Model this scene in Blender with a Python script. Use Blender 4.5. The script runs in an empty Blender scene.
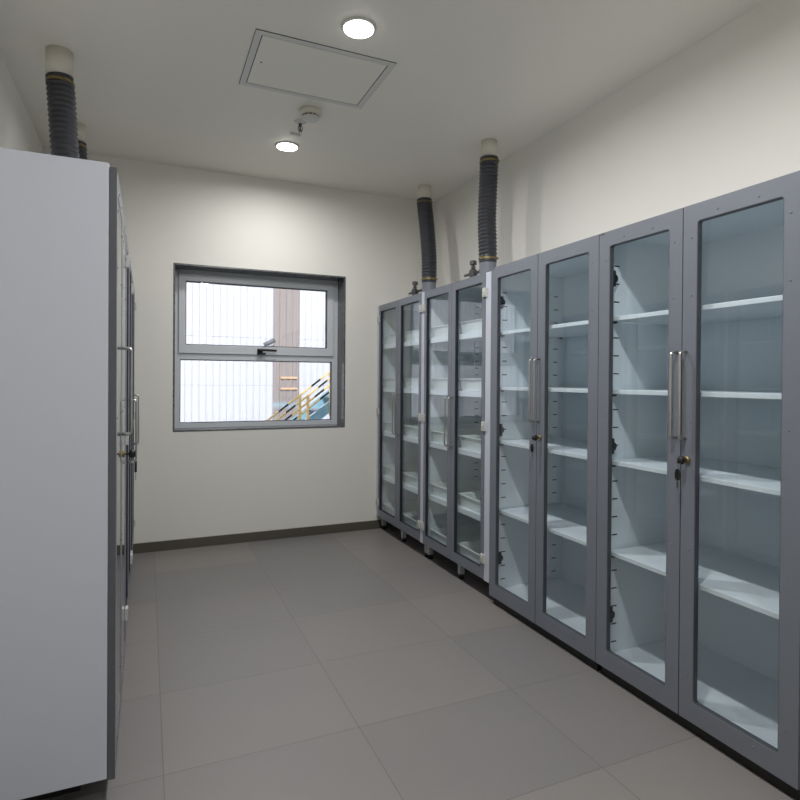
import bpy, bmesh, math, random
from mathutils import Vector, Matrix
random.seed(4)
PI = math.pi
SC = bpy.context.scene
COL = SC.collection

# ------------------------------------------------------------------ dimensions (metres)
ZC = 2.8545          # ceiling
D = 4.625            # window wall
XL, XR = -0.66, 2.338  # side walls
YF = -1.7            # wall behind the viewpoint
CAM_Z = 1.2767

# ------------------------------------------------------------------ materials
def s2l(c):
    c /= 255.0
    return c / 12.92 if c <= 0.04045 else ((c + 0.055) / 1.055) ** 2.4
def rgb(r, g, b): return (s2l(r), s2l(g), s2l(b), 1.0)

def new_mat(name):
    m = bpy.data.materials.new(name); m.use_nodes = True
    nt = m.node_tree; nt.nodes.clear()
    out = nt.nodes.new('ShaderNodeOutputMaterial')
    return m, nt, out
def N(nt, t, **kw):
    n = nt.nodes.new(t)
    for k, v in kw.items(): setattr(n, k, v)
    return n
def pbr(name, col, rough=0.5, metal=0.0, spec=0.5, var=0.0, vscale=8.0, bump=0.0, bscale=200.0, coat=0.0):
    m, nt, out = new_mat(name)
    b = N(nt, 'ShaderNodeBsdfPrincipled')
    b.inputs['Base Color'].default_value = col
    b.inputs['Roughness'].default_value = rough
    b.inputs['Metallic'].default_value = metal
    b.inputs['Specular IOR Level'].default_value = spec
    b.inputs['Coat Weight'].default_value = coat
    nt.links.new(b.outputs[0], out.inputs[0])
    tc = N(nt, 'ShaderNodeTexCoord')
    no = N(nt, 'ShaderNodeTexNoise'); no.inputs['Scale'].default_value = vscale
    no.inputs['Detail'].default_value = 4
    nt.links.new(tc.outputs['Object'], no.inputs['Vector'])
    mx = N(nt, 'ShaderNodeMix', data_type='RGBA')
    mx.inputs[6].default_value = tuple(c * (1 - var) for c in col[:3]) + (1,)
    mx.inputs[7].default_value = tuple(min(1, c * (1 + var)) for c in col[:3]) + (1,)
    nt.links.new(no.outputs['Fac'], mx.inputs[0])
    nt.links.new(mx.outputs[2], b.inputs['Base Color'])
    if bump:
        n2 = N(nt, 'ShaderNodeTexNoise'); n2.inputs['Scale'].default_value = bscale
        nt.links.new(tc.outputs['Object'], n2.inputs['Vector'])
        bp = N(nt, 'ShaderNodeBump'); bp.inputs['Strength'].default_value = bump
        bp.inputs['Distance'].default_value = 0.002
        nt.links.new(n2.outputs['Fac'], bp.inputs['Height'])
        nt.links.new(bp.outputs[0], b.inputs['Normal'])
    return m

def glass_mat(name, tint, rough=0.0, ior=1.5):
    # architectural glass: fresnel reflection over a lightly tinted clear sheet
    m, nt, out = new_mat(name)
    tr = N(nt, 'ShaderNodeBsdfTransparent'); tr.inputs[0].default_value = tint
    gl = N(nt, 'ShaderNodeBsdfGlossy'); gl.inputs['Roughness'].default_value = rough
    gl.inputs[0].default_value = (1, 1, 1, 1)
    lw = N(nt, 'ShaderNodeLayerWeight'); lw.inputs[0].default_value = 0.5
    f0 = ((ior - 1) / (ior + 1)) ** 2
    fr = N(nt, 'ShaderNodeMath', operation='MULTIPLY_ADD'); fr.inputs[1].default_value = 1 - f0; fr.inputs[2].default_value = f0
    pw = N(nt, 'ShaderNodeMath', operation='POWER'); pw.inputs[1].default_value = 5.0
    nt.links.new(lw.outputs['Facing'], pw.inputs[0]); nt.links.new(pw.outputs[0], fr.inputs[0])
    mix = N(nt, 'ShaderNodeMixShader')
    nt.links.new(fr.outputs[0], mix.inputs[0]); nt.links.new(tr.outputs[0], mix.inputs[1])
    nt.links.new(gl.outputs[0], mix.inputs[2]); nt.links.new(mix.outputs[0], out.inputs[0])
    return m

def emit_mat(name, col, s):
    m, nt, out = new_mat(name)
    e = N(nt, 'ShaderNodeEmission'); e.inputs[0].default_value = col; e.inputs[1].default_value = s
    nt.links.new(e.outputs[0], out.inputs[0]); return m

def math_n(nt, op, a, b=None, c=None):
    n = N(nt, 'ShaderNodeMath', operation=op)
    for i, v in enumerate((a, b, c)):
        if v is None: continue
        if isinstance(v, (int, float)): n.inputs[i].default_value = v
        else: nt.links.new(v, n.inputs[i])
    return n.outputs[0]

def floor_mat():
    m, nt, out = new_mat('grey_porcelain_floor_tiles')
    b = N(nt, 'ShaderNodeBsdfPrincipled'); nt.links.new(b.outputs[0], out.inputs[0])
    tc = N(nt, 'ShaderNodeTexCoord'); sp = N(nt, 'ShaderNodeSeparateXYZ')
    nt.links.new(tc.outputs['Object'], sp.inputs[0])
    def axis(o, off, w):
        t = math_n(nt, 'DIVIDE', math_n(nt, 'SUBTRACT', o, off), w)
        cell = math_n(nt, 'FLOOR', t); fr = math_n(nt, 'FRACT', t)
        edge = math_n(nt, 'MINIMUM', fr, math_n(nt, 'SUBTRACT', 1.0, fr))
        return cell, math_n(nt, 'MULTIPLY', edge, w)
    cx, ex = axis(sp.outputs[0], 0.0528, 0.665)
    cy, ey = axis(sp.outputs[1], 1.999, 0.525)
    e = math_n(nt, 'MINIMUM', ex, ey)
    gr = math_n(nt, 'LESS_THAN', e, 0.0016)
    cv = N(nt, 'ShaderNodeCombineXYZ'); nt.links.new(cx, cv.inputs[0]); nt.links.new(cy, cv.inputs[1])
    wn = N(nt, 'ShaderNodeTexWhiteNoise', noise_dimensions='3D'); nt.links.new(cv.outputs[0], wn.inputs['Vector'])
    n1 = N(nt, 'ShaderNodeTexNoise'); n1.inputs['Scale'].default_value = 1.6; n1.inputs['Detail'].default_value = 6
    nt.links.new(tc.outputs['Object'], n1.inputs['Vector'])
    n2 = N(nt, 'ShaderNodeTexNoise'); n2.inputs['Scale'].default_value = 90; n2.inputs['Detail'].default_value = 3
    nt.links.new(tc.outputs['Object'], n2.inputs['Vector'])
    mixf = math_n(nt, 'ADD', math_n(nt, 'MULTIPLY', wn.outputs['Value'], 0.42), math_n(nt, 'ADD', math_n(nt, 'MULTIPLY', n1.outputs['Fac'], 0.5), math_n(nt, 'MULTIPLY', n2.outputs['Fac'], 0.15)))
    mx = N(nt, 'ShaderNodeMix', data_type='RGBA'); nt.links.new(mixf, mx.inputs[0])
    mx.inputs[6].default_value = FLOOR_A; mx.inputs[7].default_value = FLOOR_B
    mg = N(nt, 'ShaderNodeMix', data_type='RGBA'); nt.links.new(gr, mg.inputs[0])
    nt.links.new(mx.outputs[2], mg.inputs[6]); mg.inputs[7].default_value = rgb(101, 98, 96)
    nt.links.new(mg.outputs[2], b.inputs['Base Color'])
    b.inputs['Roughness'].default_value = 0.36; b.inputs['Specular IOR Level'].default_value = 0.5
    ro = math_n(nt, 'ADD', 0.33, math_n(nt, 'MULTIPLY', n1.outputs['Fac'], 0.14)); nt.links.new(ro, b.inputs['Roughness'])
    bp = N(nt, 'ShaderNodeBump'); bp.inputs['Strength'].default_value = 0.3; bp.inputs['Distance'].default_value = 0.001
    nt.links.new(math_n(nt, 'SUBTRACT', 1.0, gr), bp.inputs['Height']); nt.links.new(bp.outputs[0], b.inputs['Normal'])
    return m
FLOOR_A = rgb(113, 112, 114); FLOOR_B = rgb(134, 129, 125)

def granite_mat():
    m, nt, out = new_mat('dark_granite')
    b = N(nt, 'ShaderNodeBsdfPrincipled'); nt.links.new(b.outputs[0], out.inputs[0])
    tc = N(nt, 'ShaderNodeTexCoord')
    v = N(nt, 'ShaderNodeTexVoronoi'); v.inputs['Scale'].default_value = 220
    nt.links.new(tc.outputs['Object'], v.inputs['Vector'])
    cr = N(nt, 'ShaderNodeValToRGB')
    cr.color_ramp.elements[0].color = rgb(30, 31, 34); cr.color_ramp.elements[1].color = rgb(120, 122, 126)
    cr.color_ramp.elements[1].position = 0.9
    sx = N(nt, 'ShaderNodeSeparateColor'); nt.links.new(v.outputs['Color'], sx.inputs[0])
    nt.links.new(sx.outputs[0], cr.inputs[0]); nt.links.new(cr.outputs[0], b.inputs['Base Color'])
    b.inputs['Roughness'].default_value = 0.22
    return m

def hazard_mat():
    # painted hand rails: yellow with black bands measured along the rail
    m, nt, out = new_mat('yellow_black_banded_paint')
    b = N(nt, 'ShaderNodeBsdfPrincipled'); nt.links.new(b.outputs[0], out.inputs[0])
    tc = N(nt, 'ShaderNodeTexCoord'); sp = N(nt, 'ShaderNodeSeparateXYZ'); nt.links.new(tc.outputs['Object'], sp.inputs[0])
    f = math_n(nt, 'FRACT', math_n(nt, 'DIVIDE', math_n(nt, 'SUBTRACT', sp.outputs[0], 0.66), 0.43))
    lt = math_n(nt, 'LESS_THAN', f, 0.29)
    mx = N(nt, 'ShaderNodeMix', data_type='RGBA'); nt.links.new(lt, mx.inputs[0])
    mx.inputs[6].default_value = rgb(255, 222, 150); mx.inputs[7].default_value = rgb(24, 28, 42)
    nt.links.new(mx.outputs[2], b.inputs['Base Color']); b.inputs['Roughness'].default_value = 0.4
    return m

def skylight_mat():
    # smoky translucent sheet with racking colours soaked into it (bands in height)
    m, nt, out = new_mat('smoky_translucent_sheet')
    b = N(nt, 'ShaderNodeBsdfPrincipled'); nt.links.new(b.outputs[0], out.inputs[0])
    tc = N(nt, 'ShaderNodeTexCoord'); sp = N(nt, 'ShaderNodeSeparateXYZ'); nt.links.new(tc.outputs['Object'], sp.inputs[0])
    cr = N(nt, 'ShaderNodeValToRGB'); nt.links.new(math_n(nt, 'DIVIDE', sp.outputs[2], 3.0), cr.inputs[0])
    els = cr.color_ramp; g = rgb(168, 160, 162); g2 = rgb(158, 160, 170); bl = rgb(170, 194, 212)
    els.elements[0].position = 0.0; els.elements[0].color = g2; els.elements[1].position = 1.0; els.elements[1].color = g
    for p, c in ((0.25, g2), (0.285, bl), (0.32, g2), (0.41, g2), (0.43, bl), (0.45, g2), (0.60, g), (0.625, bl), (0.645, g)):
        e = els.elements.new(p); e.color = c
    nt.links.new(cr.outputs[0], b.inputs['Base Color']); b.inputs['Roughness'].default_value = 0.25
    return m

M = dict(
    wall=pbr('cream_wall_paint', rgb(229, 227, 220), 0.6, var=0.012, bump=0.05),
    ceil=pbr('cream_ceiling_paint', rgb(228, 225, 215), 0.5, var=0.012, bump=0.04),
    ceil2=pbr('off_white_hatch_frame', rgb(205, 205, 200), 0.45, var=0.01),
    gap=pbr('dark_gap', rgb(40, 38, 35), 0.8),
    floor=floor_mat(), granite=granite_mat(),
    skirting=pbr('dark_brown_tile_skirting', rgb(84, 80, 73), 0.4, var=0.06),
    frame=pbr('grey_powder_coated_steel', rgb(113, 118, 127), 0.40, var=0.015, bump=0.06, bscale=700),
    frame_s=pbr('grey_powder_coated_edge', rgb(112, 114, 121), 0.45, var=0.015),
    white=pbr('white_powder_coated_steel', rgb(194, 199, 211), 0.4, var=0.012, bump=0.05, bscale=600),
    inner=pbr('pale_grey_inside_enamel', rgb(230, 237, 242), 0.35, var=0.01),
    gasket=pbr('black_rubber_gasket', rgb(38, 42, 52), 0.5),
    gasket2=pbr('dark_grey_glazing_strip', rgb(72, 76, 82), 0.5),
    glass=glass_mat('cabinet_glass', (0.96, 0.982, 0.991, 1)),
    wglass=glass_mat('window_glass', (0.95, 0.97, 0.97, 1)),
    steel=pbr('brushed_stainless', rgb(198, 195, 190), 0.3, metal=1.0, var=0.03),
    brass=pbr('brass_band', rgb(140, 124, 84), 0.4, metal=0.7, var=0.1),
    black=pbr('black_plastic', rgb(20, 20, 22), 0.4),
    hose=pbr('ribbed_black_rubber', rgb(50, 52, 59), 0.42, var=0.12, vscale=30),
    pvc=pbr('grey_pvc', rgb(120, 125, 133), 0.4, var=0.02),
    pipe=pbr('cream_painted_pipe', rgb(218, 214, 202), 0.5, var=0.02),
    valve=pbr('dull_grey_metal', rgb(95, 96, 98), 0.4, metal=0.5, var=0.1),
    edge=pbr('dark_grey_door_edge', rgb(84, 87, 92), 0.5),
    hinge=pbr('ivory_plastic', rgb(198, 199, 194), 0.4, var=0.02),
    dark=pbr('dark_slot', rgb(28, 30, 32), 0.6),
    kick=pbr('black_plinth_paint', rgb(24, 24, 24), 0.6),
    foot=pbr('white_leg_paint', rgb(190, 192, 194), 0.4),
    tray=pbr('white_polypropylene', rgb(222, 230, 228), 0.3, var=0.01),
    alu=pbr('pale_grey_aluminium', rgb(206, 211, 216), 0.35, var=0.01),
    detect=pbr('off_white_plastic', rgb(206, 202, 188), 0.4, var=0.01),
    lamp=emit_mat('lit_downlight_diffuser', (1.0, 0.97, 0.93, 1), 22.0),
    facade=pbr('white_corrugated_sheet', rgb(222, 225, 240), 0.4, var=0.01),
    sky=skylight_mat(), hazard=hazard_mat(),
    yellow=pbr('yellow_paint', rgb(255, 222, 150), 0.4, var=0.02),
    blue=pbr('blue_steel_paint', rgb(140, 188, 212), 0.4, var=0.05),
    grate=pbr('pale_step_plate', rgb(180, 192, 198), 0.5, var=0.05),
    orange=pbr('orange_beam_paint', rgb(240, 200, 168), 0.4, var=0.03),
    ground=pbr('outside_concrete', rgb(150, 148, 142), 0.8, var=0.08, vscale=3),
    keyring=pbr('nickel_key', rgb(150, 145, 138), 0.35, metal=0.9),
)

# ------------------------------------------------------------------ mesh helpers
def bx(bm, x0, x1, y0, y1, z0, z1, mi=0):
    x0, x1 = sorted((x0, x1)); y0, y1 = sorted((y0, y1)); z0, z1 = sorted((z0, z1))
    v = [bm.verts.new(p) for p in ((x0,y0,z0),(x1,y0,z0),(x1,y1,z0),(x0,y1,z0),(x0,y0,z1),(x1,y0,z1),(x1,y1,z1),(x0,y1,z1))]
    for f in ((0,3,2,1),(4,5,6,7),(0,1,5,4),(1,2,6,5),(2,3,7,6),(3,0,4,7)):
        fc = bm.faces.new([v[i] for i in f]); fc.material_index = mi

def tube(bm, pts, r, seg=12, caps=True, mi=0):
    """sweep a circle along pts; r is a number or one radius per point"""
    pts = [Vector(p) for p in pts]; n = len(pts)
    rs = r if isinstance(r, (list, tuple)) else [r] * n
    rings = []; prev = None
    for i, p in enumerate(pts):
        t = (pts[min(i + 1, n - 1)] - pts[max(i - 1, 0)]).normalized()
        if prev is None:
            a = Vector((1, 0, 0)) if abs(t.x) < 0.8 else Vector((0, 1, 0))
            u = (a - t * a.dot(t)).normalized()
        else:
            u = (prev - t * prev.dot(t)).normalized()
        prev = u; w = t.cross(u)
        rings.append([bm.verts.new(p + (u * math.cos(2*PI*k/seg) + w * math.sin(2*PI*k/seg)) * rs[i]) for k in range(seg)])
    for a, b in zip(rings, rings[1:]):
        for k in range(seg):
            f = bm.faces.new((a[k], a[(k+1) % seg], b[(k+1) % seg], b[k])); f.smooth = True; f.material_index = mi
    if caps:
        f = bm.faces.new(rings[0][::-1]); f.material_index = mi
        f = bm.faces.new(rings[-1]); f.material_index = mi

def lathe(bm, prof, c=(0, 0, 0), axis='z', seg=32, mi=0, smooth=False):
    """prof: (radius, height) pairs revolved about an axis through c"""
    rings = []
    for r, h in prof:
        ring = []
        for k in range(seg):
            a = 2*PI*k/seg; p = (r*math.cos(a), r*math.sin(a), h)
            if axis == 'y': p = (p[0], p[2], p[1])
            if axis == 'x': p = (p[2], p[0], p[1])
            ring.append(bm.verts.new((p[0]+c[0], p[1]+c[1], p[2]+c[2])))
        rings.append(ring)
    for a, b in zip(rings, rings[1:]):
        for k in range(seg):
            f = bm.faces.new((a[k], a[(k+1) % seg], b[(k+1) % seg], b[k])); f.material_index = mi; f.smooth = smooth
    for q in (rings[0][::-1], rings[-1]):
        f = bm.faces.new(q); f.material_index = mi

def ring_frame(bm, X0, X1, Z0, Z1, x0, x1, z0, z1, y0, y1, r=0.0, n=4, mi=0):
    """rectangular plate in the xz plane with a (rounded) rectangular hole, y0 front to y1 back"""
    def loop(y):
        O = [bm.verts.new((x, y, z)) for x, z in ((X0, Z0), (X1, Z0), (X1, Z1), (X0, Z1))]
        I = []
        if r > 0:
            for (cx, cz, a0) in ((x0+r, z0+r, PI), (x1-r, z0+r, 1.5*PI), (x1-r, z1-r, 0), (x0+r, z1-r, 0.5*PI)):
                I.append([bm.verts.new((cx + r*math.cos(a0 + 0.5*PI*k/n), y, cz + r*math.sin(a0 + 0.5*PI*k/n))) for k in range(n+1)])
        else:
            I = [[bm.verts.new((x, y, z))] for x, z in ((x0, z0), (x1, z0), (x1, z1), (x0, z1))]
        return O, I
    A, B = loop(y0), loop(y1)
    for (O, I), fl in ((A, 0), (B, 1)):
        for i in range(4):
            j = (i+1) % 4
            q = [O[i], O[j], I[j][0], I[i][-1]]
            bm.faces.new(q[::-1] if fl else q)
            if r > 0:
                for k in range(n):
                    t = [O[i], I[i][k+1], I[i][k]]
                    bm.faces.new(t[::-1] if fl else t)
    for i in range(4):
        j = (i+1) % 4
        bm.faces.new((A[0][i], B[0][i], B[0][j], A[0][j]))
    a = [v for c in A[1] for v in c]; b = [v for c in B[1] for v in c]
    for k in range(len(a)):
        l = (k+1) % len(a)
        bm.faces.new((a[k], a[l], b[l], b[k]))

def finish(name, bm, mats, parent=None, bevel=0.0, loc=None):
    bmesh.ops.recalc_face_normals(bm, faces=bm.faces[:])
    me = bpy.data.meshes.new(name); bm.to_mesh(me); bm.free()
    for m in (mats if isinstance(mats, (list, tuple)) else [mats]): me.materials.append(m)
    o = bpy.data.objects.new(name, me); COL.objects.link(o)
    if loc: o.location = loc
    if parent: o.parent = parent
    if bevel:
        b = o.modifiers.new('bevel', 'BEVEL'); b.width = bevel; b.segments = 2; b.limit_method = 'ANGLE'; b.angle_limit = math.radians(40)
    return o
def box(name, dims, mat, parent=None, bevel=0.0):
    bm = bmesh.new(); bx(bm, *dims); return finish(name, bm, mat, parent, bevel)

def tag(o, label=None, cat=None, group=None, kind=None):
    if label: o['label'] = label
    if cat: o['category'] = cat
    if group: o['group'] = group
    if kind: o['kind'] = kind
    return o
def thing(name, loc, label, cat, group=None, rz=0.0):
    o = bpy.data.objects.new(name, None); COL.objects.link(o)
    o.empty_display_size = 0.1
    o.location = loc; o.rotation_euler = (0, 0, rz)
    return tag(o, label, cat, group)
def struct(o, label=None):
    o['kind'] = 'structure'
    if label: o['label'] = label
    return o
def dup(o, parent=None):
    c = o.copy(); COL.objects.link(c)
    if parent: c.parent = parent
    for ch in list(o.children): dup(ch, c)
    return c

# ------------------------------------------------------------------ room shell
T = 0.25
struct(box('floor', (XL - T, XR + T, YF - T, D + 0.3, -0.15, 0), M['floor']), 'grey porcelain tiled floor with thin dark joints')
struct(box('ceiling', (XL - T, XR + T, YF - T, D + 0.3, ZC, ZC + 0.15), M['ceil']), 'plain cream painted ceiling')
struct(box('wall_left', (XL - T, XL, YF - T, D + 0.3, 0, ZC), M['wall']), 'cream wall behind the left cabinets')
struct(box('wall_right', (XR, XR + T, YF - T, D + 0.3, 0, ZC), M['wall']), 'cream wall behind the right cabinets')
struct(box('wall_front', (XL, XR, YF - T, YF, 0, ZC), M['wall']), 'cream wall behind the viewpoint')
WX0, WX1, WZ0, WZ1 = 0.1757, 1.5185, -0.4016 + CAM_Z, 0.858 + CAM_Z
bm = bmesh.new(); ring_frame(bm, XL, XR, 0, ZC, WX0, WX1, WZ0, WZ1, D, D + 0.3)
struct(finish('wall_back', bm, M['wall']), 'cream end wall around the window')
struct(box('baseboard_back', (XL, XR, D - 0.012, D, 0, 0.071), M['skirting'], bevel=0.001), 'dark brown tile skirting under the window wall')
struct(box('baseboard_left', (XL, XL + 0.012, YF, D - 0.012, 0, 0.071), M['skirting']), 'dark brown tile skirting behind the left cabinets')
struct(box('baseboard_right', (XR - 0.012, XR, YF, D - 0.012, 0, 0.071), M['skirting']), 'dark brown tile skirting behind the right cabinets')
# granite lining of the window opening
G = 0.013
bm = bmesh.new(); ring_frame(bm, WX0, WX1, WZ0, WZ1, WX0 + G, WX1 - G, WZ0 + G, WZ1 - G, D - 0.002, D + 0.30)
struct(finish('trim_1', bm, M['granite'], bevel=0.001), 'dark speckled granite lining of the window opening')

# window: outer frame, top-hung sash, two panes, black lever handle
win = bpy.data.objects.new('window_1', None); COL.objects.link(win); win.location = (0, 0, 0)
struct(win, 'pale grey aluminium window with a black lever handle on its middle rail')
def Z(v): return v + CAM_Z
FY = 4.80
x0, x1, z0, z1 = WX0 + G, WX1 - G, WZ0 + G, WZ1 - G
bm = bmesh.new()
ring_frame(bm, x0, x1, z0, z1, 0.233, 1.456, Z(-0.350), Z(0.80), FY, FY + 0.06)
bx(bm, 0.233, 1.456, FY, FY + 0.06, Z(0.147), Z(0.205))
finish('window_frame', bm, M['alu'], win, 0.0015)
bm = bmesh.new()
ring_frame(bm, 0.222, 1.466, Z(0.195), Z(0.812), 0.272, 1.410, Z(0.262), Z(0.757), FY - 0.014, FY + 0.045)
sash = finish('sash', bm, M['alu'], win, 0.002)
bm = bmesh.new()
ring_frame(bm, 0.2725, 1.4095, Z(0.2625), Z(0.7565), 0.278, 1.404, Z(0.268), Z(0.751), FY + 0.004, FY + 0.034)
finish('glazing_gasket', bm, M['gasket'], sash)
bm = bmesh.new()
ring_frame(bm, 0.2335, 1.4555, Z(-0.3495), Z(0.1465), 0.238, 1.451, Z(-0.345), Z(0.141), FY + 0.01, FY + 0.04)
finish('glazing_gasket', bm, M['gasket'], win)
box('window_pane', (0.276, 1.406, FY + 0.016, FY + 0.022, Z(0.266), Z(0.753)), M['wglass'], sash)
box('window_pane', (0.236, 1.453, FY + 0.022, FY + 0.028, Z(-0.347), Z(0.143)), M['wglass'], win)
bm = bmesh.new()   # lever handle
hx, hz = 0.858, Z(0.226)
bx(bm, hx - 0.040, hx + 0.030, FY - 0.026, FY - 0.0135, hz - 0.030, hz - 0.014)
bx(bm, hx - 0.038, hx - 0.005, FY - 0.034, FY - 0.0135, hz - 0.008, hz + 0.014)
bx(bm, hx - 0.022, hx + 0.002, FY - 0.050, FY - 0.0135, hz - 0.030, hz + 0.012)
tube(bm, [(hx - 0.038, FY - 0.050, hz + 0.006), (hx - 0.010, FY - 0.056, hz + 0.007), (hx + 0.045, FY - 0.058, hz + 0.005), (hx + 0.112, FY - 0.054, hz + 0.003)], [0.011, 0.011, 0.010, 0.009], 10)
tag(finish('lever_handle', bm, M['black'], sash, 0.0015), 'black lever handle')

# ------------------------------------------------------------------ ceiling fittings
def pxy(*a): return a
hatch = thing('ceiling_hatch', (0.789, 2.932, ZC), 'rectangular ceiling access hatch with pale frame and dark gap between the downlights', 'access hatch')
bm = bmesh.new()
bx_ = lambda b, *d: bx(b, *d)
def hring(bm, o, i, z0, z1):
    X0, X1, Y0, Y1 = o; a0, a1, b0, b1 = i
    bx(bm, X0, X1, Y0, b0, z0, z1); bx(bm, X0, X1, b1, Y1, z0, z1); bx(bm, X0, a0, b0, b1, z0, z1); bx(bm, a1, X1, b0, b1, z0, z1)
hw, hd = 0.3435, 0.265
hring(bm, (-hw, hw, -hd, hd), (-hw + 0.030, hw - 0.030, -hd + 0.030, hd - 0.030), -0.004, -0.0002)
finish('hatch_frame', bm, M['ceil2'], hatch)
bm = bmesh.new()
hring(bm, (-hw - .002, hw + .002, -hd - .002, hd + .002), (-hw, hw, -hd, hd), -0.0025, -0.0002)
hring(bm, (-hw + .030, hw - .030, -hd + .030, hd - .030), (-hw + .035, hw - .035, -hd + .035, hd - .035), -0.0012, -0.0002)
finish('shadow_gap', bm, M['gap'], hatch)
box('hatch_panel', (-hw + .035, hw - .035, -hd + .035, hd - .035, -0.003, -0.0002), M['ceil'], hatch)
bm = bmesh.new(); lathe(bm, [(0.004, -0.005), (0.005, -0.003)], (-0.275, 0, 0), seg=10)
finish('screw', bm, M['gap'], hatch)

LIGHTS = [(0.863, 2.466, 'round lit ceiling downlight nearest the viewer beside the access hatch'),
          (0.862, 3.910, 'round lit ceiling downlight nearest the window, past the smoke detector'),
          (0.863, 1.022, 'round lit ceiling downlight above the viewpoint, out of the frame'),
          (0.863, -0.422, 'round lit ceiling downlight behind the viewpoint, out of the frame')]
LAMP_W = 17.0
ld = bpy.data.lights.new('downlight_lamp', 'AREA'); ld.shape = 'DISK'; ld.size = 0.12; ld.energy = LAMP_W
ld.color = (1.0, 0.99, 0.985); ld.spread = math.radians(172)
ld_far = ld.copy(); ld_far.energy = LAMP_W * 0.5
ld_rear = ld.copy(); ld_rear.energy = LAMP_W * 0.6
def downlight(x, y, label):
    t = thing('downlight', (x, y, ZC), label, 'downlight', 'round recessed ceiling downlights')
    bm = bmesh.new()
    lathe(bm, [(0.064, -0.0002), (0.078, -0.0002), (0.078, -0.004), (0.070, -0.009), (0.064, -0.009), (0.064, -0.0002)][1:5], seg=40, smooth=True)
    finish('trim_ring', bm, M['ceil2'], t)
    bm = bmesh.new(); lathe(bm, [(0.066, -0.0095), (0.066, -0.0115), (0.060, -0.0125)], seg=40)
    finish('diffuser', bm, M['lamp'], t)
    l = bpy.data.objects.new('downlight_lamp', ld_far if y > 3 else (ld_rear if y < 0 else ld)); COL.objects.link(l); l.parent = t
    l.location = (0, 0, -0.016)
    return t
for a in LIGHTS: downlight(*a)

sd = thing('smoke_detector', (0.876, 3.345, ZC), 'round off-white smoke detector on the ceiling behind the access hatch', 'smoke detector')
bm = bmesh.new(); lathe(bm, [(0.062, -0.0002), (0.066, -0.004), (0.064, -0.022), (0.054, -0.030), (0.050, -0.031)], seg=40, smooth=True); finish('detector_base', bm, M['detect'], sd)
bm = bmesh.new(); lathe(bm, [(0.046, -0.031), (0.046, -0.041)], seg=32)
for k in range(12):
    a = 2*PI*k/12; c, s = math.cos(a), math.sin(a)
    tube(bm, [(0.048*c, 0.048*s, -0.030), (0.048*c, 0.048*s, -0.042)], 0.004, 6, mi=1)
finish('smoke_slots', bm, [M['dark'], M['detect']], sd)
bm = bmesh.new(); lathe(bm, [(0.052, -0.041), (0.051, -0.047), (0.040, -0.055), (0.015, -0.058)], seg=32, smooth=True); finish('detector_cap', bm, M['ceil2'], sd)

sp = thing('sprinkler_head', (0.855, 3.515, ZC), 'small pendent sprinkler head with round plate beside the smoke detector', 'sprinkler')
bm = bmesh.new(); lathe(bm, [(0.036, 0.0), (0.036, -0.003), (0.026, -0.010), (0.012, -0.012)], seg=28, smooth=True); finish('escutcheon', bm, M['ceil2'], sp)
bm = bmesh.new(); lathe(bm, [(0.010, -0.012), (0.010, -0.028), (0.005, -0.030), (0.005, -0.052)], seg=14)
tube(bm, [(-0.012, 0, -0.028), (-0.014, 0, -0.045), (0, 0, -0.058)], 0.0025, 6); tube(bm, [(0.012, 0, -0.028), (0.014, 0, -0.045), (0, 0, -0.058)], 0.0025, 6)
finish('sprinkler_body', bm, M['valve'], sp)
bm = bmesh.new(); lathe(bm, [(0.013, -0.058), (0.013, -0.060)], seg=12); finish('deflector', bm, M['valve'], sp)
lp = thing('ceiling_plate', (0.868, 3.70, ZC), 'tiny pale slotted plate on the ceiling between sprinkler and far downlight', 'ceiling plate')
box('plate', (-0.034, 0.034, -0.017, 0.017, -0.008, -0.0002), M['ceil2'], lp, 0.002)
bm = bmesh.new()
for k in range(4): bx(bm, -0.027 + k*0.015, -0.018 + k*0.015, -0.0115, -0.006, -0.0095, -0.0075)
finish('slot', bm, M['valve'], lp)

# ------------------------------------------------------------------ cabinets
# local frame: x along the width, y = 0 at the door face and + into the cabinet, z up from the floor
def arc_handle(bm, x, z0, z1, out, r=0.0048):
    q = 0.012; pts = [(x, -0.0002, z1)]
    for k in range(6):
        a = k / 5 * PI/2; pts.append((x, -out + q - q*math.sin(a), z1 - q + q*math.cos(a)))
    for k in range(6):
        a = k / 5 * PI/2; pts.append((x, -out + q - q*math.cos(a), z0 + q - q*math.sin(a)))
    pts.append((x, -0.0002, z0)); tube(bm, pts, r, 10)

def carcass(bm, W, dpt, zb, zt, t=0.018, y0=0.022):
    bx(bm, 0, t, y0, dpt, zb, zt, 0); bx(bm, W - t, W, y0, dpt, zb, zt, 0)
    bx(bm, t, W - t, y0, dpt, zt - t, zt, 0); bx(bm, t, W - t, y0, dpt, zb, zb + 0.03, 0)
    bx(bm, t, W - t, dpt - 0.012, dpt, zb + 0.03, zt - t, 0)

def liner(bm, W, dpt, zb, zt, t=0.018, y0=0.022):
    e = 0.001
    bx(bm, t, t + e, y0 + .001, dpt - .012, zb + .03, zt - t); bx(bm, W - t - e, W - t, y0 + .001, dpt - .012, zb + .03, zt - t)
    bx(bm, t, W - t, dpt - .013, dpt - .012, zb + .03, zt - t)
    bx(bm, t, W - t, y0 + .001, dpt - .012, zb + .03, zb + .031); bx(bm, t, W - t, y0 + .001, dpt - .012, zt - t - e, zt - t)

def slots(bm, x, side, y0, y1, zs):
    """upright with dark shelf slots; side=+1 faces +x"""
    bx(bm, x, x + side*0.010, y0, y1, zs[0] - 0.03, zs[-1] + 0.03, 0)
    for z in zs:
        bx(bm, x + side*0.0098, x + side*0.0106, y1 - 0.038, y1 - 0.008, z - 0.0028, z + 0.0028, 1)

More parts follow.
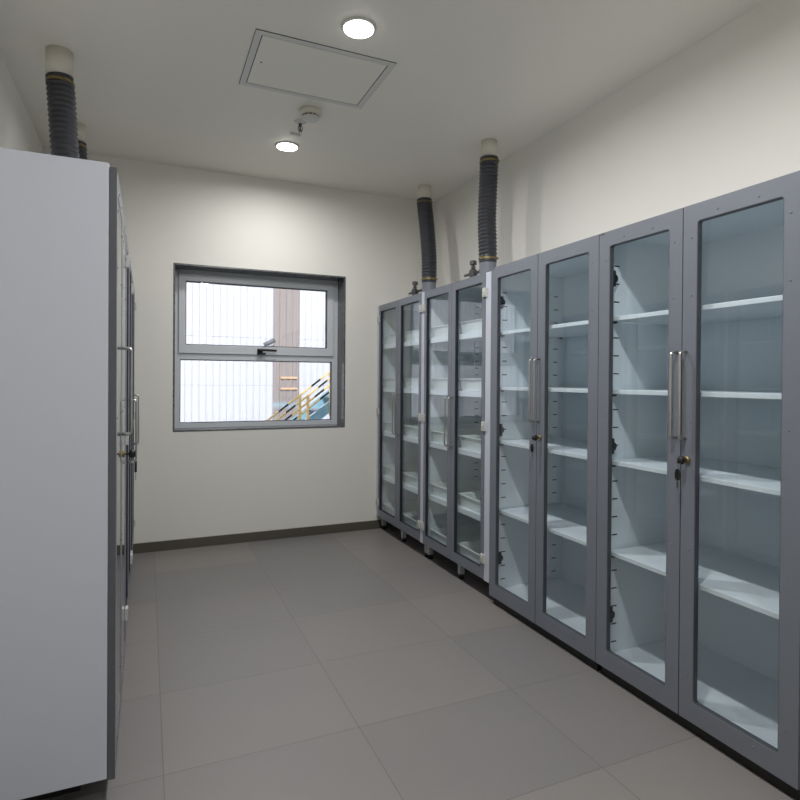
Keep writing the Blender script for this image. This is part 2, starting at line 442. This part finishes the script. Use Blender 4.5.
clip_mesh = None
def clip(parent, x, y, z):
    global clip_mesh
    if clip_mesh is None:
        clip_mesh = box('shelf_clip', (-0.008, 0.008, -0.006, 0.006, -0.0048, 0.0048), M['valve'], parent).data
        o = bpy.data.objects['shelf_clip']
    else:
        o = bpy.data.objects.new('shelf_clip', clip_mesh); COL.objects.link(o); o.parent = parent
    o.location = (x, y, z); return o
rivet_mesh = None
def rivet(parent, x, z, y=-0.0002):
    global rivet_mesh
    if rivet_mesh is None:
        bm = bmesh.new(); lathe(bm, [(0.0036, 0), (0.0034, -0.0012), (0.002, -0.0022)], axis='y', seg=10, smooth=True)
        o = finish('rivet', bm, M['frame'], parent, loc=(x, y, z)); rivet_mesh = o.data; return o
    o = bpy.data.objects.new('rivet', rivet_mesh); COL.objects.link(o); o.parent = parent; o.location = (x, y, z); return o

def door(parent, x0, x1, z0, z1, gx0, gx1, gz0, gz1, r, th=0.021, recess=0.016, gk='gasket'):
    bm = bmesh.new(); ring_frame(bm, x0, x1, z0, z1, gx0, gx1, gz0, gz1, 0, th, r)
    bmesh.ops.recalc_face_normals(bm, faces=bm.faces[:])
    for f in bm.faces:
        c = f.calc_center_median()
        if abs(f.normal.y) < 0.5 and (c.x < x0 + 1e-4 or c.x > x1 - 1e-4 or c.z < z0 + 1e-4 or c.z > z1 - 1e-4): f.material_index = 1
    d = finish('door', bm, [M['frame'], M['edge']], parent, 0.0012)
    bm = bmesh.new(); e = 0.0006; w = 0.004 if gk == 'gasket' else 0.0025
    ring_frame(bm, gx0 + e, gx1 - e, gz0 + e, gz1 - e, gx0 + w, gx1 - w, gz0 + w, gz1 - w, 0.002, th, max(r - 0.004, 0.001) if r else 0)
    finish('gasket', bm, M[gk], d)
    box('glass_pane', (gx0 + 0.003, gx1 - 0.003, recess, recess + 0.004, gz0 + 0.003, gz1 - 0.003), M['glass'], d)
    return d

PLAIN_SHELVES = [1.553 - 0.0, 1.240, 0.935, 0.542]
def plain_cabinet(name, loc, rz, label, W=0.860, zt=1.916, zb=0.048, ctop=None, recess=0.012, plinth=None):
    t = thing(name, loc, label, 'cabinet', 'glazed laboratory storage cabinets', rz)
    dpt = 0.515; ct = ctop or zt; cb = zb + 0.006
    bm = bmesh.new(); carcass(bm, W, dpt, cb, ct); finish('body', bm, M['white'], t, 0.001)
    bm = bmesh.new(); liner(bm, W, dpt, cb, ct); finish('lining', bm, M['inner'], t)
    pi, pf = plinth or (0.012, 0.024)
    box('plinth', (pi, W - pi, pf, dpt - 0.03, 0, cb), M['kick'], t)
    zs = [cb + 0.085 + 0.078*i for i in range(22)]
    for x, s in ((0.019, 1), (W - 0.019, -1)):
        for y0 in (0.030, dpt - 0.125):
            bm = bmesh.new(); slots(bm, x, s, y0, y0 + 0.066, zs); finish('shelf_upright', bm, [M['inner'], M['dark']], t)
    for z in PLAIN_SHELVES:
        bm = bmesh.new(); bx(bm, 0.032, W - 0.032, 0.036, dpt - 0.025, z - 0.018, z)
        s = finish('shelf', bm, M['inner'], t, 0.0015)
        for x in (0.036, W - 0.052):
            for y in (0.045, dpt - 0.06): clip(s, x + 0.008, y + 0.006, z - 0.02325)
    h = W / 2; g = 0.0008
    gz0, gz1 = zb + 0.074, zt - 0.064
    for i, (a, b, ga, gb) in enumerate(((0, h - g, 0.062, h - 0.060), (h + g, W, h + 0.060, W - 0.062))):
        d = door(t, a + 0.0008, b - 0.0008, zb, zt, ga, gb, gz0, gz1, 0.012, recess=recess, gk='gasket2')
        # rivets round the frame
        for z in (zb + 0.16, zb + 0.62, zb + 1.08, zb + 1.54, zt - 0.12):
            rivet(d, ga - 0.022, z); rivet(d, gb + 0.022, z)
        for x in (ga + 0.08, gb - 0.08):
            rivet(d, x, gz1 + 0.022); rivet(d, x, gz0 - 0.026)
        sgn = -1 if i == 0 else 1
        bm = bmesh.new(); arc_handle(bm, h + sgn*0.0195, 1.070, 1.385, 0.032)
        tag(finish('handle', bm, M['steel'], d), 'brushed steel bow handle')
        xh = 0.029 if i == 0 else W - 0.029
        s2 = 1 if i == 0 else -1
        for z in (0.265, 0.995, 1.720):
            bm = bmesh.new()
            bx(bm, xh - 0.0, xh + s2*0.012, 0.0215, 0.060, z - 0.014, z + 0.014)
            lathe(bm, [(0.020, 0), (0.020, s2*0.006)], (xh + s2*0.012, 0.045, z), 'x', 16)
            bx(bm, xh + s2*0.002, xh + s2*0.016, 0.036, 0.054, z - 0.034, z + 0.034)
            bx(bm, xh + s2*0.0, xh + s2*0.036, 0.0212, 0.030, z - 0.012, z + 0.012)
            tag(finish('hinge', bm, M['black'], d, 0.002), 'black cup hinge inside the glass')
        if i == 0:
            box('name_plate', (0.006, 0.032, -0.0012, -0.0002, zt - 0.010, zt - 0.003), M['valve'], d)
        if i == 1:
            bm = bmesh.new(); lathe(bm, [(0.012, -0.0002), (0.012, -0.007), (0.009, -0.010)], (h + 0.030, 0, 0.993), 'y', 20)
            tag(finish('lock', bm, M['brass'], d), 'round brass lock')
    return t

VENT_SHELVES = [1.569, 1.208, 0.840, 0.466]
def vent_cabinet(name, loc, rz, label, W, dx0, dx1, legs, collar_x, zt=1.902, zb=0.1157, fl=0.0, valve=True, mirror=1, knob=0.06):
    t = thing(name, loc, label, 'cabinet', 'vented glazed laboratory cabinets', rz)
    dpt = 0.515
    bm = bmesh.new(); carcass(bm, W, dpt, zb - 0.004, zt, 0.018, 0.024)
    # front flanges that carry the hinges
    bx(bm, 0.0, dx0 - 0.0012, 0.002, 0.0245, zb - 0.004, zt - 0.0002); bx(bm, dx1 + 0.0012, W, 0.002, 0.0245, zb - 0.004, zt - 0.0002)
    finish('body', bm, M['white'], t, 0.001)
    bm = bmesh.new(); liner(bm, W, dpt, zb - 0.004, zt, 0.018, 0.026); finish('lining', bm, M['inner'], t)
    zs = [zb + 0.10 + 0.05*i for i in range(33)]
    for x, s in ((0.019, 1), (W - 0.019, -1)):
        bm = bmesh.new(); slots(bm, x, s, dpt - 0.10, dpt - 0.06, zs); finish('shelf_upright', bm, [M['inner'], M['dark']], t)
    for z in VENT_SHELVES:
        bm = bmesh.new(); bx(bm, 0.032, W - 0.032, 0.034, dpt - 0.025, z - 0.006, z)
        bx(bm, 0.032, W - 0.032, 0.030, 0.034, z - 0.034, z + 0.001)
        bx(bm, 0.032, W - 0.032, 0.036, 0.050, z - 0.034, z - 0.006)
        finish('shelf', bm, M['inner'], t, 0.001)
    h = (dx0 + dx1) / 2; g = 0.0008
    for i, (a, b) in enumerate(((dx0, h - g), (h + g, dx1))):
        ga = a + (0.048 if i == 0 else 0.048); gb = b - (0.048 if i == 0 else 0.034)
        if i == 0: ga, gb = a + 0.034, b - 0.046
        else: ga, gb = a + 0.046, b - 0.034
        d = door(t, a, b, zb, zt, ga, gb, zb + 0.060, zt - 0.051, 0.0)
        sgn = -1 if i == 0 else 1
        bm = bmesh.new(); arc_handle(bm, h + sgn*0.024, 0.850, 1.165, 0.034)
        tag(finish('handle', bm, M['steel'], d), 'brushed steel bow handle')
        e = a if i == 0 else b; s2 = 1 if i == 0 else -1
        for z in (0.238, 1.009, 1.787):
            bm = bmesh.new()
            bx(bm, e - s2*0.020, e - s2*0.0025, -0.010, 0.0018, z - 0.026, z + 0.026)
            bx(bm, e + s2*0.0025, e + s2*0.020, -0.010, -0.0002, z - 0.026, z + 0.026)
            tube(bm, [(e, -0.006, z - 0.027), (e, -0.006, z + 0.027)], 0.0055, 10)
            for zz in (-0.015, 0.0, 0.015):
                for xx in (-0.011, 0.011):
                    bx(bm, e + xx - 0.0026, e + xx + 0.0026, -0.0106, -0.0095, z + zz - 0.0026, z + zz + 0.0026, 1)
            tag(finish('hinge', bm, [M['hinge'], M['dark']], d, 0.0), 'ivory screw-on hinge')
    for (x, y) in legs:
        bm = bmesh.new(); bx(bm, x - 0.016, x + 0.016, y - 0.016, y + 0.016, 0.030, zb - 0.004)
        l = finish('leg', bm, M['foot'], t, 0.001)
        bm = bmesh.new(); lathe(bm, [(0.019, 0.0), (0.019, 0.008), (0.010, 0.012), (0.010, 0.030)], (x, y, 0), seg=16)
        finish('levelling_foot', bm, M['black'], l)
    return t

RZ = -PI/2
plain_cabinet('storage_cabinet', (1.80, 2.828, 0), RZ,
              'grey-framed glass cabinet with locked doors, second from the right, beside the vented cabinets')
plain_cabinet('storage_cabinet', (1.80, 1.967, 0), RZ,
              'nearest and largest-looking grey-framed glass cabinet at the right edge of the photo')
FR_LEGS1 = [(0.030, 0.060), (0.450, 0.060), (0.872, 0.060), (0.030, 0.47), (0.872, 0.47)]
vent_cabinet('vented_cabinet', (1.80, 4.6175, 0), RZ,
             'narrow-looking vented glass cabinet against the window wall on the right, under a black hose',
             0.891, 0.040, 0.866, FR_LEGS1, 4.6175 - 4.166, mirror=-1)
FR_LEGS2 = [(0.022, 0.060), (0.470, 0.060), (0.022, 0.47), (0.80, 0.47)]
vent_cabinet('vented_cabinet', (1.80, 3.7235, 0), RZ,
             'vented glass cabinet on the right between the window-wall cabinet and the locked cabinets',
             0.890, 0.024, 0.832, FR_LEGS2, 3.7235 - 3.291, mirror=-1)
def gas_tap(y, B, label):
    t = thing('gas_tap', (2.067, y, 1.9025), label, 'tap', 'grey taps on the vented cabinets')
    m = 1
    bm = bmesh.new(); X = 0.0; cy = 0.0; zt = 0.0
    zz = zt + 0.113
    tube(bm, [(cy, X + m*0.0605, zz + 0.024), (cy, X + m*0.080, zz + 0.020), (cy, X + m*0.105, zz - 0.002), (cy, X + B - 0.03, zz)], 0.010, 10)
    tube(bm, [(cy, X + B, zt), (cy, X + B, zz + 0.010)], 0.012, 10)
    lathe(bm, [(0.024, zz - 0.030), (0.031, zz - 0.012), (0.031, zz + 0.016), (0.022, zz + 0.028)], (cy, X + B, 0), seg=6)
    tube(bm, [(cy, X + B - 0.036, zz), (cy, X + B + 0.034, zz)], 0.019, 10)
    v = finish('tap_body', bm, M['valve'], t)
    bm = bmesh.new(); tube(bm, [(cy, X + B, zz + 0.026), (cy, X + B, zz + 0.050)], 0.009, 10)
    lathe(bm, [(0.018, zz + 0.036), (0.018, zz + 0.048)], (cy, X + B, 0), seg=6)
    tube(bm, [(cy, X + B, zz + 0.050), (cy, X + B, zz + 0.064)], 0.008, 10)
    lathe(bm, [(0.020, zz + 0.058), (0.024, zz + 0.062), (0.024, zz + 0.084), (0.019, zz + 0.088)], (cy, X + B, 0), seg=12)
    finish('tap_knob', bm, M['valve'], v)
    bm = bmesh.new(); tube(bm, [(cy, X + B + 0.034, zz), (cy, X + B + 0.115, zz + 0.002)], 0.009, 10)
    finish('tap_lever', bm, M['valve'], v)
    return t
gas_tap(4.166, 0.265, 'grey tap fitting beside the duct spigot of the cabinet nearest the window wall')
gas_tap(3.291, 0.190, 'grey tap fitting beside the spigot under the nearer right-hand hose')
# left row, seen edge-on
LX = -0.084
plain_cabinet('storage_cabinet', (LX, 1.925, 0), PI/2,
              'closest cabinet at the left with a large bare white side panel', zt=1.904, zb=0.072, ctop=1.914, recess=0.001, plinth=(0.10, 0.10))
LG = [(0.030, 0.060), (0.445, 0.060), (0.860, 0.060), (0.030, 0.47), (0.860, 0.47)]
vent_cabinet('vented_cabinet', (LX, 2.795, 0), PI/2,
             'edge-on vented cabinet on the left, directly behind the big white side panel',
             0.888, 0.024, 0.864, LG, 0.450, valve=False)
vent_cabinet('vented_cabinet', (LX, 3.690, 0), PI/2,
             'edge-on vented cabinet on the left, nearest the window wall',
             0.888, 0.024, 0.864, LG, 0.445, valve=False)

# keys in the two visible locks of each side
def keys(x, y, z, s, label):
    """s = -1 : door faces -x (right row), +1 : door faces +x (left row)"""
    t = thing('key_set', (x, y, z), label, 'keys', 'black-headed cabinet keys')
    bm = bmesh.new()
    tube(bm, [(s*0.0006, 0, 0), (s*0.016, 0, 0)], 0.0035, 8)
    lathe(bm, [(0.006, -0.015), (0.012, -0.010), (0.013, 0.0), (0.012, 0.010), (0.006, 0.015)], (s*0.024, 0, 0), 'z', 16, smooth=True)
    k = finish('key', bm, M['black'], t); k['label'] = 'key with a black head, in the lock'
    bm = bmesh.new(); n = 20
    c = Vector((s*0.036, 0.004, -0.016)); pts = [c + Vector((0.003*math.sin(a), 0.010*math.cos(a), 0.014*math.sin(a))) for a in [2*PI*i/n for i in range(n+1)]]
    tube(bm, pts, 0.0012, 6); finish('key_ring', bm, M['keyring'], t)
    bm = bmesh.new()
    def disc(zs):
        for (h, w) in zs: pass
    prof = [(0.004, -0.030), (0.009, -0.036), (0.0125, -0.046), (0.0125, -0.060), (0.008, -0.070)]
    rings = []
    for w, h in prof:
        rings.append([bm.verts.new((s*0.036 + 0.0045*math.cos(2*PI*q/12), 0.004 + w*math.sin(2*PI*q/12), h)) for q in range(12)])
    for a, b in zip(rings, rings[1:]):
        for q in range(12): bm.faces.new((a[q], a[(q+1) % 12], b[(q+1) % 12], b[q]))
    bm.faces.new(rings[0]); bm.faces.new(rings[-1])
    sk = finish('key', bm, M['black'], t); sk['label'] = 'spare key with a black head, hanging'
    bm = bmesh.new(); bx(bm, s*0.036 - 0.001, s*0.036 + 0.001, 0.001, 0.007, -0.100, -0.068); bx(bm, s*0.036 - 0.001, s*0.036 + 0.001, -0.001, 0.003, -0.092, -0.084)
    finish('key_blade', bm, M['keyring'], sk)
    return t
def lock_y(base, rzsign): return base
keys(1.80 - 0.010, 1.967 - 0.460, 0.993, -1, 'two black-headed keys hanging on the lock of the nearest right-hand cabinet')
keys(1.80 - 0.010, 2.828 - 0.460, 0.993, -1, 'two black-headed keys on the lock of the second cabinet from the right')
keys(LX + 0.010, 1.925 + 0.460, 0.993, 1, 'two black-headed keys on the edge-on cabinet at the left')

# spill trays in the two right-hand vented cabinets
def tray_mesh():
    bm = bmesh.new(); w, d, h = 0.197, 0.213, 0.078
    def loop(a, b, z): return [bm.verts.new(p) for p in ((-a, -b, z), (a, -b, z), (a, b, z), (-a, b, z))]
    L = [loop(w - .012, d - .012, 0), loop(w - .002, d - .002, h - .006), loop(w + .006, d + .006, h - .006), loop(w + .006, d + .006, h), loop(w - .006, d - .006, h), loop(w - .016, d - .016, 0.004)]
    bm.faces.new(L[0][::-1]); bm.faces.new(L[-1])
    for a, b in zip(L, L[1:]):
        for k in range(4): bm.faces.new((a[k], a[(k+1) % 4], b[(k+1) % 4], b[k]))
    return bm
proto = None
lev = [('top shelf', 1.569), ('second shelf down', 1.208), ('third shelf down', 0.840), ('lowest shelf', 0.466), ('floor', 0.1157 - 0.004 + 0.031)]
for cname, yb, W in (('vented cabinet by window wall', 4.6175, 0.891), ('vented cabinet under the nearer hose', 3.7235, 0.890)):
    for ln, z in lev:
        for side, lx in (('left', 0.240), ('right', 0.650)):
            if proto is None:
                o = proto = finish('spill_tray', tray_mesh(), M['tray'], None, 0.002)
            else:
                o = proto.copy(); COL.objects.link(o)
            o.location = (1.80 + 0.260, yb - lx, z + 0.0012); o.rotation_euler = (0, 0, RZ)
            tag(o, 'white tray, %s half of the %s, %s' % (side, ln, cname), 'tray', 'white plastic spill trays on the vented cabinet shelves')

# ------------------------------------------------------------------ ventilation hoses
def catmull(P, n):
    P = [Vector(p) for p in P]; out = []
    Q = [2*P[0] - P[1]] + P + [2*P[-1] - P[-2]]
    for i in range(1, len(Q) - 2):
        for k in range(n):
            t = k / n; a, b, c, d = Q[i-1], Q[i], Q[i+1], Q[i+2]
            out.append(0.5*((2*b) + (c - a)*t + (2*a - 5*b + 4*c - d)*t*t + (3*b - a - 3*c + d)*t**3))
    out.append(P[-1]); return out
def clamp(t, c, r, screw):
    bm = bmesh.new(); lathe(bm, [(r - 0.002, -0.0065), (r + 0.0015, -0.0065), (r + 0.0015, 0.0065), (r - 0.002, 0.0065)], c, seg=40, smooth=False)
    sx, sy = screw
    tube(bm, [(c[0] + sx*(r + .004) - sy*0.014, c[1] + sy*(r + .004) + sx*0.014, c[2]), (c[0] + sx*(r + .004) + sy*0.014, c[1] + sy*(r + .004) - sx*0.014, c[2])], 0.007, 8)
    tag(finish('hose_clamp', bm, M['brass'], t), 'brass-coloured band clamp')
def hose(path, label, r=0.0575, pitch=0.0245):
    base = (path[-1][0], path[-1][1], 1.9022)
    t = thing('duct_hose', base, label, 'hose', 'ribbed black extraction hoses')
    C = catmull([Vector(p) - Vector(base) for p in path], 60)
    # resample to the rib pitch
    dist = [0]
    for a, b in zip(C, C[1:]): dist.append(dist[-1] + (b - a).length)
    L = dist[-1]
    def at(s):
        s = max(0, min(L, s))
        for i in range(len(dist) - 1):
            if dist[i+1] >= s:
                f = (s - dist[i]) / max(dist[i+1] - dist[i], 1e-9); return C[i].lerp(C[i+1], f)
        return C[-1]
    pts, rs = [], []; n = int(L / pitch) * 6
    for k in range(n + 1):
        s = L * k / n; ph = (k % 6) / 6
        pts.append(at(s)); cuff = s < 0.035 or s > L - 0.045
        bulge = 0.5 - 0.5*math.cos(2*PI*ph)
        rr = r + (0.0005 if cuff else 0.0062*bulge**1.5 - 0.001)
        if s < 0.006: rr = r + 0.003
        rs.append(rr)
    bm = bmesh.new(); tube(bm, pts, rs, 40); finish('corrugated_hose', bm, M['hose'], t)
    bm = bmesh.new(); lathe(bm, [(0.062, 0), (0.062, 0.006), (0.0565, 0.008), (0.0565, 0.151)], seg=36)
    tag(finish('duct_spigot', bm, M['pvc'], t), 'grey plastic duct spigot')
    clamp(t, tuple(at(0.026)), r + 0.003, (0.55, -0.83)); clamp(t, tuple(at(L - 0.028)), r + 0.003, (0.55, -0.83))
    return t
def stub(x, y, z0, label, r=0.0545):
    bm = bmesh.new(); lathe(bm, [(r, z0 - ZC), (r, -0.0002)], seg=40, smooth=False)
    o = finish('duct_stub', bm, M['pipe']); o.location = (x, y, ZC)
    for p in o.data.polygons: p.use_smooth = len(p.vertices) == 4
    tag(o, label, 'duct pipe', 'cream duct stubs in the ceiling')
X2 = 2.067
hose([(X2, 3.289, 2.745), (X2, 3.290, 2.667), (X2, 3.303, 2.474), (X2, 3.308, 2.342), (X2, 3.298, 2.190), (X2, 3.291, 2.0525)],
     'ribbed black hose on the right, nearer and larger of that pair')
stub(X2, 3.289, 2.7455, 'cream duct stub above the larger-looking right-hand hose')
hose([(X2, 4.264, 2.745), (X2, 4.260, 2.702), (X2, 4.226, 2.571), (X2, 4.191, 2.402), (X2, 4.168, 2.237), (X2, 4.166, 2.0525)],
     'ribbed black hose bending down beside the window wall corner, farther of the right pair')
stub(X2, 4.264, 2.7455, 'cream duct stub in the ceiling corner right of the window')
LHX = LX - 0.267
hose([(-0.394, 3.245, 2.728), (-0.390, 3.245, 2.690), (-0.381, 3.245, 2.551), (-0.370, 3.245, 2.380), (-0.352, 3.245, 2.22), (LHX, 3.245, 2.0525)],
     'ribbed black hose rising behind the white side panel, larger of the left pair')
stub(-0.394, 3.245, 2.7285, 'cream duct stub above the larger-looking left-hand hose', 0.0585)
LH2 = LHX - 0.055
hose([(LH2 - 0.008, 4.135, 2.740), (LH2 - 0.006, 4.135, 2.690), (LH2, 4.135, 2.50), (LH2 + 0.006, 4.135, 2.35), (LH2, 4.135, 2.18), (LH2, 4.135, 2.0525)],
     'mostly hidden black hose farther back on the left, behind the larger one')
stub(LH2 - 0.008, 4.135, 2.7405, 'cream duct stub above the mostly hidden left-hand hose')

# ------------------------------------------------------------------ outside
struct(box('ground', (-8, 12, D + 0.35, 14, -1.2, -1.0), M['ground']), 'pale concrete yard outside the window')
FYD = 9.0
wh = thing('warehouse', (2.0, FYD, -1.0), 'white corrugated metal warehouse wall outside the window', 'building')
def corrugated(x0, x1, z0, z1, y=0.0, pitch=0.098, amp=0.012):
    bm = bmesh.new(); n = int(round((x1 - x0) / pitch)); xs = []
    for k in range(n):
        b = x0 + (x1 - x0)*k/n; p = (x1 - x0)/n
        for f, d in ((0.0, 0.0), (0.5, 0.0), (0.62, 1.0), (0.88, 1.0)): xs.append((b + p*f, d))
    xs.append((x1, 0.0))
    cols = []
    for x, dd in xs:
        yy = y - amp*dd
        cols.append([bm.verts.new((x, yy, z0)), bm.verts.new((x, yy, z1)), bm.verts.new((x, y + 0.03, z1)), bm.verts.new((x, y + 0.03, z0))])
    for a, b in zip(cols, cols[1:]):
        for q in range(4): bm.faces.new((a[q], a[(q+1) % 4], b[(q+1) % 4], b[q]))
    bm.faces.new(cols[0]); bm.faces.new(cols[-1][::-1])
    return bm
# sheets are lapped at two heights
for (xa, xb) in ((-6.0, -0.215), (0.197, 6.0)):
    for (z0, z1, y) in ((0, 2.178, 0.0), (2.178, 2.902, -0.004), (2.902, 6.0, -0.008)):
        finish('cladding_sheet', corrugated(xa, xb, z0, z1 - 0.003, y), M['facade'], wh)
box('backing', (-6, 6, 0.035, 0.14, 0, 6.0), M['frame_s'], wh)
finish('translucent_sheet', corrugated(-0.213, 0.195, 0, 6.0, 0.0), M['sky'], wh)
for z in (1.295 + 1.0, 1.125 + 1.0):
    tag(box('beam', (-0.10, 0.16, -0.026, -0.0125, z - 0.016, z + 0.016), M['orange'], wh), 'faded orange rail')
cam_o = thing('security_camera', (1.69, FYD - 0.012, Z(0.545)), 'small grey camera housing fixed on the white warehouse wall', 'security camera')
bm = bmesh.new(); tube(bm, [(0.02, -0.0005, -0.01), (0.02, -0.10, -0.01)], 0.012, 8); finish('bracket', bm, M['valve'], cam_o)
bm = bmesh.new(); tube(bm, [(0.09, -0.13, 0.045), (-0.07, -0.13, -0.035)], 0.034, 12); finish('housing', bm, M['pvc'], cam_o)

st = thing('outdoor_staircase', (0.9, 7.5, -1.0), 'outdoor steel staircase with blue stringers and yellow-black banded rails', 'staircase')
SL = 0.766; OX, OZ = 0.9, -1.0
def sz(x, off): return Z(0.11) + SL*(x - 2.263) + off   # height of the top rail line, plus an offset
xa = 2.263 + (-1.0 - Z(0.11) + 0.42) / SL                # stringer meets the ground here
xb = 3.4
def sloped(bm, y0, y1, x0, x1, o0, o1):
    vs = []
    for y in (y0, y1):
        vs += [bm.verts.new((x0 - OX, y, max(sz(x0, o0), -1.0) - OZ)), bm.verts.new((x1 - OX, y, sz(x1, o0) - OZ)), bm.verts.new((x1 - OX, y, sz(x1, o1) - OZ)), bm.verts.new((x0 - OX, y, max(sz(x0, o1), -1.0 + 0.001) - OZ))]
    for f in ((0,1,2,3), (7,6,5,4), (0,4,5,1), (1,5,6,2), (2,6,7,3), (3,7,4,0)): bm.faces.new([vs[i] for i in f])
for y0 in (0.03, 0.68):
    bm = bmesh.new(); sloped(bm, y0, y0 + 0.02, xa + 0.05, xb, -0.60, -0.40); finish('stringer', bm, M['blue'], st)
n = 0; x = xa + 0.16
while x < xb - 0.1:
    zc = sz(x, -0.49) - OZ
    tag(box('step', (x - OX - 0.11, x - OX + 0.11, 0.052, 0.678, zc - 0.012, zc + 0.012), M['grate'], st), 'pale steel step'); x += 0.235
for off, sh in ((0.0, 0.0), (-0.088, 0.095), (-0.176, 0.05), (-0.264, 0.12)):
    x0 = xa + 0.25; bm = bmesh.new(); tube(bm, [(x0 - OX - sh, 0, sz(x0, off) - OZ), (xb - OX - sh, 0, sz(xb, off) - OZ)], 0.0135, 10)
    o = finish('rail', bm, M['hazard'], st, loc=(sh, 0, 0))
for x in (xa + 0.30, 1.842, 1.95, 2.263, 2.9, xb - 0.03):
    zb_ = sz(x, -0.60) - OZ
    box('post', (x - OX - 0.016, x - OX + 0.016, -0.016, 0.0295, max(zb_, 0), sz(x, -0.002 if x != 1.95 else -0.09) - OZ), M['yellow'], st)

# ------------------------------------------------------------------ daylight
w = bpy.data.worlds.new('world'); SC.world = w; w.use_nodes = True
nt = w.node_tree; nt.nodes.clear()
wo = N(nt, 'ShaderNodeOutputWorld'); bg = N(nt, 'ShaderNodeBackground'); sk = N(nt, 'ShaderNodeTexSky')
sk.sky_type = 'NISHITA'; sk.sun_disc = False; sk.sun_elevation = math.radians(38); sk.sun_rotation = math.radians(200)
sk.dust_density = 3.0
bg.inputs[1].default_value = 0.135
nt.links.new(sk.outputs[0], bg.inputs[0]); nt.links.new(bg.outputs[0], wo.inputs[0])
sl = bpy.data.lights.new('sun', 'SUN'); sl.energy = 2.3; sl.angle = math.radians(1.0); sl.color = (1, 0.97, 0.93)
so = bpy.data.objects.new('sun', sl); COL.objects.link(so); so.location = (2, -4, 8)
so.rotation_euler = Vector((0.25, 1.0, -0.75)).to_track_quat('-Z', 'Y').to_euler()

# ------------------------------------------------------------------ camera
cd = bpy.data.cameras.new('camera'); cam = bpy.data.objects.new('camera', cd); COL.objects.link(cam)
cd.sensor_width = 36; cd.lens = 579.2321 / 800 * 36; cd.shift_y = -(400 - 383.5682) / 800
cd.clip_start = 0.05; cd.clip_end = 200
cam.matrix_world = Matrix.Translation((0, 0, CAM_Z)) @ Matrix.Rotation(-0.4117, 4, 'Z') @ Matrix.Rotation(PI/2 - 0.0067, 4, 'X') @ Matrix.Rotation(0.0069, 4, 'Z')
SC.camera = cam
SC.view_settings.view_transform = 'Standard'; SC.view_settings.look = 'None'
SC.view_settings.gamma = 1; SC.view_settings.use_curve_mapping = False
SC.view_settings.exposure = 0.36
SC.cycles.max_bounces = 12; SC.cycles.diffuse_bounces = 6; SC.cycles.glossy_bounces = 6; SC.cycles.transparent_max_bounces = 24
SC.cycles.caustics_reflective = False; SC.cycles.caustics_refractive = False
SC.cycles.sample_clamp_indirect = 4.0
